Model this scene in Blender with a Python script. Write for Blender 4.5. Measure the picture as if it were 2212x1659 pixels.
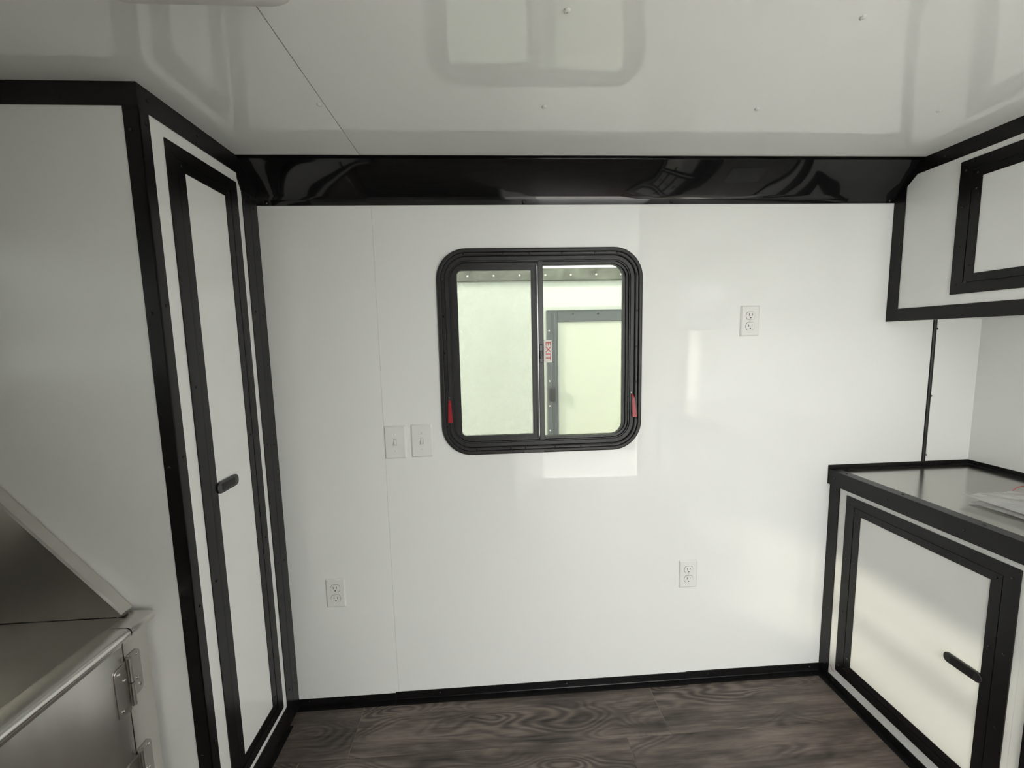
import bpy, bmesh, math, random
from mathutils import Vector, Matrix, noise as mnoise

random.seed(7)
for o in list(bpy.data.objects):
    bpy.data.objects.remove(o, do_unlink=True)
scene = bpy.context.scene
COL = scene.collection

# ------------------------------------------------------------------ camera
YAW, PITCH, ROLL = -0.0554, -0.1074, -0.0223
F_ = Vector((-math.sin(YAW) * math.cos(PITCH), math.cos(YAW) * math.cos(PITCH), math.sin(PITCH)))
R_ = F_.cross(Vector((0, 0, 1))).normalized()
U_ = R_.cross(F_)
R2 = R_ * math.cos(ROLL) + U_ * math.sin(ROLL)
U2 = -R_ * math.sin(ROLL) + U_ * math.cos(ROLL)
cam_d = bpy.data.cameras.new('camera')
cam_d.sensor_fit = 'HORIZONTAL'
cam_d.sensor_width = 36.0
cam_d.lens = 36.0 * 878.09 / 2212.0
cam_d.clip_start = 0.02
cam_d.clip_end = 200
cam = bpy.data.objects.new('camera', cam_d)
COL.objects.link(cam)
m = Matrix((R2, U2, -F_)).transposed().to_4x4()
m.translation = Vector((-0.1925, -1.4727, 1.3872))
cam.matrix_world = m
scene.camera = cam

# ------------------------------------------------------------------ world, sun, exposure
world = bpy.data.worlds.new('overcast_sky')
scene.world = world
world.use_nodes = True
bg = world.node_tree.nodes['Background']
bg.inputs['Color'].default_value = (0.99, 0.993, 0.982, 1)
bg.inputs['Strength'].default_value = 12.5
sun_d = bpy.data.lights.new('hazy_sun', 'SUN')
sun_d.energy = 15.0
sun_d.angle = math.radians(3)
sun_d.color = (1.0, 0.90, 0.74)
sun = bpy.data.objects.new('hazy_sun', sun_d)
COL.objects.link(sun)
sun.rotation_euler = Vector((1.0, 0.30, -0.42)).to_track_quat('-Z', 'Y').to_euler()
sun.location = (-8, -3, 6)
scene.view_settings.view_transform = 'Standard'
scene.view_settings.look = 'None'
scene.view_settings.gamma = 1.0
scene.view_settings.use_curve_mapping = False
scene.view_settings.exposure = -0.07
try:
    scene.cycles.max_bounces = 9
    scene.cycles.diffuse_bounces = 6
    scene.cycles.glossy_bounces = 4
    scene.cycles.transparent_max_bounces = 12
    scene.cycles.use_adaptive_sampling = True
    scene.cycles.adaptive_threshold = 0.05
    scene.cycles.use_denoising = True
except Exception:
    pass

# ------------------------------------------------------------------ materials
def nodes_of(name):
    mt = bpy.data.materials.new(name)
    mt.use_nodes = True
    nt = mt.node_tree
    return mt, nt, nt.nodes['Principled BSDF']

def add(nt, kind, **kw):
    n = nt.nodes.new(kind)
    for k, v in kw.items():
        if k in n.inputs:
            n.inputs[k].default_value = v
        else:
            setattr(n, k, v)
    return n

def pmat(name, col, rough=0.4, metal=0.0, spec=0.5, bump=None, mottle=0.0, mottle_scale=6.0, coat=0.0, aniso=None):
    """bump: list of (scale xyz, strength, distance)"""
    mt, nt, b = nodes_of(name)
    L = nt.links
    b.inputs['Base Color'].default_value = (*col, 1)
    b.inputs['Roughness'].default_value = rough
    b.inputs['Metallic'].default_value = metal
    b.inputs['Specular IOR Level'].default_value = spec
    b.inputs['Coat Weight'].default_value = coat
    b.inputs['Coat Roughness'].default_value = 0.03
    tc = add(nt, 'ShaderNodeTexCoord')
    if mottle > 0:
        n = add(nt, 'ShaderNodeTexNoise', Scale=mottle_scale, Detail=4.0)
        L.new(tc.outputs['Object'], n.inputs['Vector'])
        r = add(nt, 'ShaderNodeMapRange')
        r.inputs['To Min'].default_value = 1 - mottle
        r.inputs['To Max'].default_value = 1 + mottle
        L.new(n.outputs['Fac'], r.inputs['Value'])
        mx = add(nt, 'ShaderNodeMix', data_type='RGBA', blend_type='MULTIPLY')
        mx.inputs[0].default_value = 1
        mx.inputs[6].default_value = (*col, 1)
        L.new(r.outputs[0], mx.inputs[7])
        L.new(mx.outputs[2], b.inputs['Base Color'])
    prev = None
    for (sc, st, dist) in (bump or []):
        mp = add(nt, 'ShaderNodeMapping')
        mp.inputs['Scale'].default_value = sc
        L.new(tc.outputs['Object'], mp.inputs['Vector'])
        n = add(nt, 'ShaderNodeTexNoise', Scale=1.0, Detail=1.5)
        L.new(mp.outputs[0], n.inputs['Vector'])
        bp = add(nt, 'ShaderNodeBump', Strength=st, Distance=dist)
        L.new(n.outputs['Fac'], bp.inputs['Height'])
        if prev is not None:
            L.new(prev.outputs[0], bp.inputs['Normal'])
        prev = bp
    if prev is not None:
        L.new(prev.outputs[0], b.inputs['Normal'])
    return mt

WHITE = (0.84, 0.845, 0.828)
M = {}
M['wall'] = pmat('glossy_white_wall_panel', WHITE, 0.035, spec=0.55, bump=[((2.2, 2.2, 1.6), 1.0, 0.0022)])
M['ceiling'] = pmat('glossy_white_ceiling_panel', WHITE, 0.03, spec=0.75, bump=[((2.5, 4.0, 2.0), 1.0, 0.0016)])
M['cab'] = pmat('white_cabinet_sheet', WHITE, 0.10, bump=[((3, 3, 2.4), 1.0, 0.0020)])
M['cab_matte'] = pmat('white_cabinet_side_sheet', WHITE, 0.30, bump=[((3, 3, 2.4), 1.0, 0.002)])
M['cab_low'] = pmat('white_satin_door_sheet', (0.80, 0.80, 0.785), 0.20, bump=[((4, 3, 5), 1.0, 0.006)])
M['trim'] = pmat('black_satin_trim', (0.0075, 0.007, 0.0075), 0.30, spec=0.30, mottle=0.15, mottle_scale=30)
M['trim_gap'] = pmat('black_joint', (0.004, 0.004, 0.004), 0.8, spec=0.1)
M['cove'] = pmat('glossy_black_cove', (0.008, 0.008, 0.009), 0.05, spec=0.55, bump=[((3.0, 2.0, 2.0), 1.0, 0.009)])
M['winframe'] = pmat('black_window_frame', (0.022, 0.021, 0.022), 0.33, spec=0.5, mottle=0.2, mottle_scale=40)
M['winframe2'] = pmat('black_window_sash', (0.016, 0.015, 0.016), 0.42, spec=0.45)
M['screw_black'] = pmat('black_screw', (0.012, 0.012, 0.013), 0.25, spec=0.6)
M['screw_white'] = pmat('painted_screw', (0.70, 0.70, 0.68), 0.25, spec=0.6)
M['steel'] = pmat('brushed_stainless', (0.74, 0.722, 0.69), 0.27, metal=1.0, mottle=0.12, mottle_scale=9, bump=[((14, 14, 3), 0.6, 0.0025)])
M['steel_hinge'] = pmat('stainless_hinge', (0.50, 0.48, 0.455), 0.30, metal=1.0)
M['chrome'] = pmat('bright_screw', (0.75, 0.74, 0.72), 0.15, metal=1.0)
M['alu'] = pmat('brushed_aluminium_counter', (0.50, 0.485, 0.455), 0.17, metal=1.0, mottle=0.05, mottle_scale=30, bump=[((3, 60, 3), 0.25, 0.0006)])
M['plastic'] = pmat('white_plastic_plate', (0.79, 0.785, 0.765), 0.25)
M['slot'] = pmat('dark_slot', (0.05, 0.05, 0.05), 0.7)
M['red'] = pmat('red_plastic_tab', (0.33, 0.010, 0.018), 0.35)
M['redtext'] = pmat('red_print', (0.62, 0.06, 0.05), 0.5)
M['sticker'] = pmat('pale_sticker', (0.80, 0.74, 0.70), 0.5)
M['shroud'] = pmat('white_plastic_shroud', (0.72, 0.71, 0.69), 0.35)
M['subfloor'] = pmat('pale_core_board', (0.42, 0.38, 0.33), 0.8)
M['rooftar'] = pmat('dark_void', (0.01, 0.01, 0.01), 0.9)
M['skin'] = pmat('white_outer_skin', (0.74, 0.75, 0.74), 0.3)
M['nwall'] = pmat('white_trailer_skin', (0.66, 0.68, 0.655), 0.25, mottle=0.05, mottle_scale=3)
M['ndoor'] = pmat('cream_trailer_door', (0.66, 0.67, 0.60), 0.3, mottle=0.04, mottle_scale=4)
M['nframe'] = pmat('grey_door_frame', (0.10, 0.11, 0.12), 0.4)
M['nrail'] = pmat('weathered_aluminium_rail', (0.17, 0.175, 0.155), 0.5, metal=0.0, mottle=0.8, mottle_scale=14)
M['ground'] = pmat('pale_concrete_lot', (0.50, 0.49, 0.47), 0.9, mottle=0.25, mottle_scale=14)
M['paper'] = pmat('white_leaflet', (0.88, 0.88, 0.87), 0.6, mottle=0.16, mottle_scale=25)
M['wire'] = pmat('red_wire', (0.45, 0.03, 0.03), 0.4)


def glass_mat(name, tint, rough=0.0):
    mt, nt, b = nodes_of(name)
    nt.nodes.remove(b)
    out = nt.nodes['Material Output']
    tr = add(nt, 'ShaderNodeBsdfTransparent', Color=(*tint, 1))
    gl = add(nt, 'ShaderNodeBsdfGlossy', Color=(0.9, 0.9, 0.9, 1), Roughness=rough)
    fr = add(nt, 'ShaderNodeFresnel', IOR=1.25)
    mx = add(nt, 'ShaderNodeMixShader')
    nt.links.new(fr.outputs[0], mx.inputs[0])
    nt.links.new(tr.outputs[0], mx.inputs[1])
    nt.links.new(gl.outputs[0], mx.inputs[2])
    nt.links.new(mx.outputs[0], out.inputs['Surface'])
    return mt


M['glass'] = glass_mat('green_tinted_glass', (0.40, 0.418, 0.384))
M['glass2'] = glass_mat('grey_tinted_glass', (0.45, 0.465, 0.45))


def screen_mat():
    mt, nt, b = nodes_of('insect_screen_weave')
    L = nt.links
    out = nt.nodes['Material Output']
    b.inputs['Base Color'].default_value = (0.50, 0.52, 0.49, 1)
    b.inputs['Roughness'].default_value = 0.6
    tc = add(nt, 'ShaderNodeTexCoord')
    waves = []
    for d in ('X', 'Z'):
        w = add(nt, 'ShaderNodeTexWave', Scale=95.0, Distortion=0.6, wave_type='BANDS', bands_direction=d)
        L.new(tc.outputs['Object'], w.inputs['Vector'])
        waves.append(w)
    ad = add(nt, 'ShaderNodeMath', operation='ADD')
    L.new(waves[0].outputs['Fac'], ad.inputs[0])
    L.new(waves[1].outputs['Fac'], ad.inputs[1])
    mr = add(nt, 'ShaderNodeMapRange')
    mr.inputs['From Max'].default_value = 2.0
    mr.inputs['To Min'].default_value = 0.02
    mr.inputs['To Max'].default_value = 0.11
    L.new(ad.outputs[0], mr.inputs['Value'])
    tr = add(nt, 'ShaderNodeBsdfTransparent')
    mx = add(nt, 'ShaderNodeMixShader')
    L.new(mr.outputs[0], mx.inputs[0])
    L.new(tr.outputs[0], mx.inputs[1])
    L.new(b.outputs[0], mx.inputs[2])
    L.new(mx.outputs[0], out.inputs['Surface'])
    return mt


M['screen'] = screen_mat()


def film_mat():
    mt, nt, b = nodes_of('clear_plastic_film')
    L = nt.links
    out = nt.nodes['Material Output']
    tc = add(nt, 'ShaderNodeTexCoord')
    n = add(nt, 'ShaderNodeTexNoise', Scale=26.0, Detail=4.0, Distortion=1.2)
    L.new(tc.outputs['Object'], n.inputs['Vector'])
    bp = add(nt, 'ShaderNodeBump', Strength=0.9, Distance=0.004)
    L.new(n.outputs['Fac'], bp.inputs['Height'])
    b.inputs['Base Color'].default_value = (0.93, 0.93, 0.93, 1)
    b.inputs['Roughness'].default_value = 0.16
    L.new(bp.outputs[0], b.inputs['Normal'])
    tr = add(nt, 'ShaderNodeBsdfTransparent', Color=(0.93, 0.93, 0.93, 1))
    mx = add(nt, 'ShaderNodeMixShader')
    mx.inputs[0].default_value = 0.5
    L.new(tr.outputs[0], mx.inputs[1])
    L.new(b.outputs[0], mx.inputs[2])
    L.new(mx.outputs[0], out.inputs['Surface'])
    return mt


M['film'] = film_mat()


def wood_mat():
    mt, nt, b = nodes_of('grey_brown_vinyl_plank')
    L = nt.links
    tc = add(nt, 'ShaderNodeTexCoord')
    oi = add(nt, 'ShaderNodeObjectInfo')
    sc = add(nt, 'ShaderNodeVectorMath', operation='SCALE')
    comb = add(nt, 'ShaderNodeCombineXYZ')
    L.new(oi.outputs['Random'], comb.inputs[0])
    L.new(oi.outputs['Random'], comb.inputs[2])
    L.new(comb.outputs[0], sc.inputs[0])
    sc.inputs['Scale'].default_value = 37.0
    ad = add(nt, 'ShaderNodeVectorMath', operation='ADD')
    L.new(tc.outputs['Object'], ad.inputs[0])
    L.new(sc.outputs[0], ad.inputs[1])

    def stretched(scale, detail, rough=0.5, dist=0.0):
        mp = add(nt, 'ShaderNodeMapping')
        mp.inputs['Scale'].default_value = scale
        L.new(ad.outputs[0], mp.inputs['Vector'])
        n = add(nt, 'ShaderNodeTexNoise', Scale=1.0, Detail=detail, Roughness=rough, Distortion=dist)
        L.new(mp.outputs[0], n.inputs['Vector'])
        return n
    big = stretched((2.6, 9.0, 1.0), 1.0, 0.45, 0.5)
    mul = add(nt, 'ShaderNodeMath', operation='MULTIPLY')
    mul.inputs[1].default_value = 105.0
    L.new(big.outputs['Fac'], mul.inputs[0])
    sn = add(nt, 'ShaderNodeMath', operation='SINE')
    L.new(mul.outputs[0], sn.inputs[0])
    # rings only show in places
    mask = stretched((1.6, 7.0, 1.0), 1.0)
    mr = add(nt, 'ShaderNodeMapRange')
    mr.inputs['From Min'].default_value = 0.38
    mr.inputs['From Max'].default_value = 0.60
    L.new(mask.outputs['Fac'], mr.inputs['Value'])
    rm = add(nt, 'ShaderNodeMath', operation='MULTIPLY')
    L.new(sn.outputs[0], rm.inputs[0])
    L.new(mr.outputs[0], rm.inputs[1])
    grain = stretched((5.0, 150.0, 1.0), 5.0, 0.65)
    blot = stretched((3.5, 22.0, 1.0), 4.0, 0.6)
    s1 = add(nt, 'ShaderNodeMath', operation='MULTIPLY_ADD')
    s1.inputs[1].default_value = 0.13
    L.new(rm.outputs[0], s1.inputs[0])
    L.new(blot.outputs['Fac'], s1.inputs[2])
    s2 = add(nt, 'ShaderNodeMath', operation='MULTIPLY_ADD')
    s2.inputs[1].default_value = 0.42
    L.new(grain.outputs['Fac'], s2.inputs[0])
    L.new(s1.outputs[0], s2.inputs[2])
    cr = add(nt, 'ShaderNodeValToRGB')
    e = cr.color_ramp.elements
    e[0].position = 0.45
    e[0].color = (0.022, 0.017, 0.015, 1)
    e[1].position = 0.95
    e[1].color = (0.205, 0.168, 0.146, 1)
    mid = e.new(0.70)
    mid.color = (0.094, 0.075, 0.065, 1)
    L.new(s2.outputs[0], cr.inputs[0])
    L.new(cr.outputs[0], b.inputs['Base Color'])
    b.inputs['Roughness'].default_value = 0.42
    b.inputs['Specular IOR Level'].default_value = 0.4
    bp = add(nt, 'ShaderNodeBump', Strength=0.35, Distance=0.001)
    L.new(s2.outputs[0], bp.inputs['Height'])
    L.new(bp.outputs[0], b.inputs['Normal'])
    return mt


M['wood'] = wood_mat()

# ------------------------------------------------------------------ helpers
WL = {}


def tag(o, label=None, cat=None, group=None, kind=None):
    if label:
        o['label'] = label
    if cat:
        o['category'] = cat
    if group:
        o['group'] = group
    if kind:
        o['kind'] = kind
    return o


def place(o, world, parent):
    COL.objects.link(o)
    world = Vector(world)
    WL[o] = world
    if parent is not None:
        o.parent = parent
        o.location = world - WL[parent]
    else:
        o.location = world
    return o


def empty(name, loc, label=None, cat=None, group=None, kind=None):
    o = bpy.data.objects.new(name, None)
    o.empty_display_size = 0.1
    place(o, loc, None)
    return tag(o, label, cat, group, kind)


def mesh_obj(name, bm, mat, parent=None, smooth=False, origin=None):
    """bm is in world coordinates; origin is put at its centre"""
    bmesh.ops.recalc_face_normals(bm, faces=bm.faces)
    co = [v.co for v in bm.verts]
    if origin is None:
        lo = Vector((min(c.x for c in co), min(c.y for c in co), min(c.z for c in co)))
        hi = Vector((max(c.x for c in co), max(c.y for c in co), max(c.z for c in co)))
        origin = (lo + hi) / 2
    origin = Vector(origin)
    for v in bm.verts:
        v.co -= origin
    me = bpy.data.meshes.new(name)
    bm.to_mesh(me)
    bm.free()
    if smooth:
        for p in me.polygons:
            p.use_smooth = True
    if mat is not None:
        me.materials.append(mat)
    o = bpy.data.objects.new(name, me)
    return place(o, origin, parent)


def add_box(bm, x0, x1, y0, y1, z0, z1, bevel=0.0, seg=1):
    vs = [bm.verts.new((x, y, z)) for x in (x0, x1) for y in (y0, y1) for z in (z0, z1)]
    fs = []
    for idx in ((0, 1, 3, 2), (4, 6, 7, 5), (0, 4, 5, 1), (2, 3, 7, 6), (0, 2, 6, 4), (1, 5, 7, 3)):
        fs.append(bm.faces.new([vs[i] for i in idx]))
    if bevel > 0:
        bmesh.ops.recalc_face_normals(bm, faces=fs)
        es = list({e for f in fs for e in f.edges})
        bmesh.ops.bevel(bm, geom=es, offset=bevel, segments=seg, affect='EDGES', profile=0.5)


def box(name, x0, x1, y0, y1, z0, z1, mat, parent=None, bevel=0.0, seg=1):
    bm = bmesh.new()
    add_box(bm, x0, x1, y0, y1, z0, z1, bevel, seg)
    return mesh_obj(name, bm, mat, parent)


AX = {'x': (1, 2, 0), 'y': (0, 2, 1), 'z': (0, 1, 2)}


def pt(axis, a, u, v):
    i, j, k = AX[axis]
    c = [0, 0, 0]
    c[i], c[j], c[k] = u, v, a
    return c


def add_prism(bm, axis, pts, a0, a1):
    A = [bm.verts.new(pt(axis, a0, u, v)) for u, v in pts]
    B = [bm.verts.new(pt(axis, a1, u, v)) for u, v in pts]
    n = len(pts)
    bm.faces.new(A)
    bm.faces.new(B[::-1])
    for i in range(n):
        bm.faces.new((A[i], A[(i + 1) % n], B[(i + 1) % n], B[i]))


def prism(name, axis, pts, a0, a1, mat, parent=None, bevel=0.0, smooth=False):
    bm = bmesh.new()
    add_prism(bm, axis, pts, a0, a1)
    if bevel > 0:
        bmesh.ops.recalc_face_normals(bm, faces=bm.faces)
        bmesh.ops.bevel(bm, geom=list(bm.edges), offset=bevel, segments=1, affect='EDGES')
    return mesh_obj(name, bm, mat, parent, smooth)


def holed(name, axis, u0, u1, v0, v1, a0, a1, holes, mat, parent=None):
    """plate in the plane normal to axis with rectangular holes (u0,u1,v0,v1)"""
    us = sorted({u0, u1, *[h[0] for h in holes], *[h[1] for h in holes]})
    vs = sorted({v0, v1, *[h[2] for h in holes], *[h[3] for h in holes]})
    us = [u for u in us if u0 <= u <= u1]
    vs = [v for v in vs if v0 <= v <= v1]
    nu, nv = len(us) - 1, len(vs) - 1

    def solid(i, j):
        if i < 0 or j < 0 or i >= nu or j >= nv:
            return False
        cu, cv = (us[i] + us[i + 1]) / 2, (vs[j] + vs[j + 1]) / 2
        return not any(h[0] < cu < h[1] and h[2] < cv < h[3] for h in holes)
    bm = bmesh.new()
    vt = {}

    def g(i, j, k):
        if (i, j, k) not in vt:
            vt[(i, j, k)] = bm.verts.new(pt(axis, (a0, a1)[k], us[i], vs[j]))
        return vt[(i, j, k)]
    for i in range(nu):
        for j in range(nv):
            if not solid(i, j):
                continue
            for k in (0, 1):
                bm.faces.new((g(i, j, k), g(i + 1, j, k), g(i + 1, j + 1, k), g(i, j + 1, k)))
            for (di, dj, e) in ((-1, 0, ((i, j), (i, j + 1))), (1, 0, ((i + 1, j), (i + 1, j + 1))), (0, -1, ((i, j), (i + 1, j))), (0, 1, ((i, j + 1), (i + 1, j + 1)))):
                if not solid(i + di, j + dj):
                    (p, q), (r, s) = e
                    bm.faces.new((g(p, q, 0), g(r, s, 0), g(r, s, 1), g(p, q, 1)))
    return mesh_obj(name, bm, mat, parent)


def rr_pts(x0, x1, z0, z1, r, n=8):
    """rounded rectangle outline; r may be a 4-tuple (tl, tr, br, bl)"""
    if not isinstance(r, (tuple, list)):
        r = (r, r, r, r)
    out = []
    for (cx, cz, rad, a) in ((x0 + r[0], z1 - r[0], r[0], 180), (x1 - r[1], z1 - r[1], r[1], 90), (x1 - r[2], z0 + r[2], r[2], 0), (x0 + r[3], z0 + r[3], r[3], -90)):
        for i in range(n + 1):
            t = math.radians(a - 90 * i / n)
            out.append((cx + rad * math.cos(t), cz + rad * math.sin(t)))
    return out


def rr_sweep(name, prof, rect, R, mat, parent, n=10, smooth=False):
    """sweep an (offset, y) profile round a rounded rectangle in the XZ plane"""
    bm = bmesh.new()
    rings = []
    for (o, y) in prof:
        pts = rr_pts(rect[0] + o, rect[1] - o, rect[2] + o, rect[3] - o, max(R - o, 0.003), n)
        rings.append([bm.verts.new((u, y, v)) for u, v in pts])
    for a, b in zip(rings, rings[1:]):
        k = len(a)
        for i in range(k):
            bm.faces.new((a[i], a[(i + 1) % k], b[(i + 1) % k], b[i]))
    return mesh_obj(name, bm, mat, parent, smooth)


SCREW = {}


def screw(pos, nrm, parent, r=0.0042, mat='screw_black', name='screw'):
    key = (tuple(nrm), r, mat)
    if key not in SCREW:
        bm = bmesh.new()
        n = 10
        prof = [(1.0, 0.0), (0.95, 0.35), (0.55, 0.62), (0.22, 0.66), (0.2, 0.4)]
        rings = [[bm.verts.new((r * q * math.cos(2 * math.pi * i / n), r * q * math.sin(2 * math.pi * i / n), r * h)) for i in range(n)] for q, h in prof]
        for a, b in zip(rings, rings[1:]):
            for i in range(n):
                bm.faces.new((a[i], a[(i + 1) % n], b[(i + 1) % n], b[i]))
        bm.faces.new(rings[-1])
        q = Vector((0, 0, 1)).rotation_difference(Vector(nrm)).to_matrix()
        for v in bm.verts:
            v.co = q @ v.co
        bmesh.ops.recalc_face_normals(bm, faces=bm.faces)
        me = bpy.data.meshes.new('screw')
        bm.to_mesh(me)
        bm.free()
        me.materials.append(M[mat])
        SCREW[key] = me
    o = bpy.data.objects.new(name, SCREW[key])
    return place(o, pos, parent)


def copy_tree(o, world, parent=None):
    c = o.copy()
    COL.objects.link(c)
    c.parent = parent
    delta = Vector(world) - WL[o]
    WL[c] = Vector(world)
    c.location = o.location if parent is not None else Vector(world)
    for ch in list(o.children):
        copy_tree(ch, WL[ch] + delta, c)
    return c


# ------------------------------------------------------------------ measured layout (metres)
H = 1.9767                      # ceiling
XL, YL = -0.9612, -0.4555       # front plane and near edge of tall cabinet
XU, ZU = 1.3138, 1.4282         # front plane and underside of wall cabinet
XB, ZC = 1.1344, 0.8590         # front plane of base cabinets, counter height
XE, XW = 1.7035, -1.65          # right and left end walls
YF = -2.45                      # wall behind the viewer
YROW = -1.68                    # end of the cabinet rows
CVY, CVZ = -0.1016, 1.8554      # cove
SEAM = 1.5118
WX0, WX1, WZ0, WZ1 = -0.37, 0.37, 0.9691, 1.7106
TH = 0.055

# ------------------------------------------------------------------ floor
floor = empty('floor', (0, -1.2, 0), 'grey-brown wood-look vinyl plank floor', 'floor', kind='structure')
box('subfloor', XW, XE, YF, 0, -0.05, -0.0022, M['subfloor'], floor)
PL, PW = 1.116, 0.1965
y = -0.0215 + 0.0
row = 0
starts = [0.41, 0.2515]
yy = 0.0
edges = [0.0, -0.218]
while edges[-1] > YF:
    edges.append(edges[-1] - PW)
for row in range(len(edges) - 1):
    ya, yb = edges[row], max(edges[row + 1], YF)
    s = starts[row] if row < 2 else random.uniform(0, PL)
    xs = []
    x = s
    while x > XW:
        x -= PL
    while x < XE:
        xs.append(x)
        x += PL
    for xa in xs:
        a, b = max(xa, XW), min(xa + PL, XE)
        if b - a < 0.01 or ya - yb < 0.01:
            continue
        box('plank', a + 0.0009, b - 0.0009, yb + 0.0002, ya - 0.0002, -0.002, 0.0, M['wood'], floor, bevel=0.0005)

# ------------------------------------------------------------------ ceiling
ceil = empty('ceiling', (0, -1.2, H), 'glossy white ceiling of two panels with screw heads', 'ceiling', kind='structure')
CS = -0.5805
box('ceiling_panel', XW, CS - 0.0012, YF, 0, H, H + 0.004, M['ceiling'], ceil)
box('ceiling_panel', CS + 0.0012, XE, YF, 0, H, H + 0.004, M['ceiling'], ceil)
box('roof_deck', XW - TH, XE + TH, YF - TH, TH, H + 0.006, H + 0.05, M['rooftar'], ceil)
for sx in (-0.5935, -0.034, 0.528, 1.036):
    for sy in (-0.375, -0.679, -0.98, -1.5, -2.0):
        if sx < -0.5 and sy in (-0.679, -0.98):
            continue
        screw((sx, sy, H), (0, 0, -1), ceil, 0.0062, 'screw_white')

# ------------------------------------------------------------------ walls
wb = empty('wall_back', (0, 0, 0), 'glossy white panelled wall with the window', 'wall', kind='structure')
HO = 0.040
whole = (WX0 + HO, WX1 - HO, WZ0 + HO, WZ1 - HO)
holed('wall_panel', 'y', XW, -0.5803, 0, H, 0.0, 0.008, [], M['wall'], wb)
holed('wall_panel', 'y', -0.5797, SEAM, 0, H, 0.0, 0.008, [whole], M['wall'], wb)
holed('wall_panel', 'y', SEAM, XE + 0.008, 0, H, 0.0, 0.008, [], M['wall'], wb)
holed('outer_skin', 'y', XW - TH, XE + TH, -0.1, H + 0.05, 0.009, TH, [whole], M['skin'], wb)

wr = empty('wall_right', (XE, -1.2, 0), 'white end wall behind the counter', 'wall', kind='structure')
box('wall_panel', XE, XE + 0.008, YF, 0, 0, H, M['wall'], wr)
box('outer_skin', XE + 0.009, XE + TH, YF - TH, TH, -0.1, H + 0.05, M['skin'], wr)
wl = empty('wall_left', (XW, -1.2, 0), 'white end wall behind the steel tub', 'wall', kind='structure')
W2 = (-1.44, -0.72, 1.32, 1.68)
holed('wall_panel', 'x', YF, 0, 0, H, XW - 0.008, XW, [W2], M['wall'], wl)
holed('outer_skin', 'x', YF - TH, TH, -0.1, H + 0.05, XW - TH, XW - 0.009, [W2], M['skin'], wl)
wf = empty('wall_front', (0, YF, 0), 'white side wall with the entry doorway', 'wall', kind='structure')
D1 = (0.32, 1.27, 0.0, 1.89)
holed('wall_panel', 'y', XW, XE, 0, H, YF - 0.008, YF, [D1], M['wall'], wf)
holed('outer_skin', 'y', XW - TH, XE + TH, -0.1, H + 0.05, YF - TH, YF - 0.009, [D1], M['skin'], wf)

# window added out of view to let sun in; doorway known from reflections
w2 = empty('added_sun_window', (XW, -1.08, W2[2]), 'added unseen window above the tub that lets sun onto the base cabinet', 'window', kind='structure')
for (a, b, c, d) in ((W2[0] - 0.04, W2[1] + 0.04, W2[3], W2[3] + 0.04), (W2[0] - 0.04, W2[1] + 0.04, W2[2] - 0.04, W2[2]), (W2[0] - 0.04, W2[0], W2[2], W2[3]), (W2[1], W2[1] + 0.04, W2[2], W2[3])):
    box('window_frame', XW, XW + 0.012, a, b, c, d, M['winframe'], w2, 0.002)
for zz in (1.445, 1.560):  # wide bars added to break the sunlight into bands
    box('sun_band_bar', XW - 0.03, XW - 0.005, W2[0], W2[1], zz - 0.032, zz + 0.032, M['winframe'], w2)
box('pane', XW - 0.024, XW - 0.020, W2[0], W2[1], W2[2], W2[3], M['glass2'], w2)
d1 = empty('door_1', (0.795, YF, 0), 'open entry doorway behind the viewer', 'door', kind='structure')
box('jamb', D1[0] - 0.05, D1[0], YF, YF + 0.01, 0, D1[3] + 0.05, M['trim'], d1, 0.001)
box('jamb', D1[1], D1[1] + 0.05, YF, YF + 0.01, 0, D1[3] + 0.05, M['trim'], d1, 0.001)
box('head_jamb', D1[0], D1[1], YF, YF + 0.01, D1[3], D1[3] + 0.05, M['trim'], d1, 0.001)
leaf1 = box('door_leaf', D1[0], D1[0] + 0.93, YF + 0.012, YF + 0.047, 0.02, D1[3] - 0.01, M['skin'], d1, 0.003)
hp = Vector((D1[0], YF + 0.012, 0))
ang = math.radians(111)
off = leaf1.location + WL[d1] - hp
leaf1.location = hp + Matrix.Rotation(ang, 3, 'Z') @ off - WL[d1]
leaf1.rotation_euler = (0, 0, ang)

# ground outside
bm = bmesh.new()
add_box(bm, -40, 40, -40, 40, -0.62, -0.60)
gr = mesh_obj('ground', bm, M['ground'])
tag(gr, 'pale concrete lot outside the trailer', 'ground', kind='structure')

# ------------------------------------------------------------------ trims of the room
bb = empty('baseboard_back', (0.1, 0, 0), 'black angle trim along the foot of the window wall', 'baseboard', kind='structure')


def angle_y(name, xa, xb, z1, d, parent, t=0.002):
    bm = bmesh.new()
    add_prism(bm, 'x', [(0, 0), (-d, 0), (-d, t), (-t * 1.5, t * 1.5), (-t, t * 2.5), (-t, z1), (0, z1)], xa, xb)
    return mesh_obj(name, bm, M['trim'], parent)


angle_y('angle_strip', XL, -0.5905, 0.0300, 0.0245, bb)
angle_y('angle_strip', -0.5900, 0.5685, 0.0345, 0.0260, bb, 0.0026)
angle_y('angle_strip', 0.5690, XB, 0.0362, 0.0250, bb, 0.0030)
for sx in (-0.92, -0.42, 0.08, 0.66, 1.09):
    screw((sx, -0.0030, 0.022), (0, -1, 0), bb, 0.0032)
    screw((sx, -0.0150, 0.0028), (0, 0, 1), bb, 0.0032)

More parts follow.
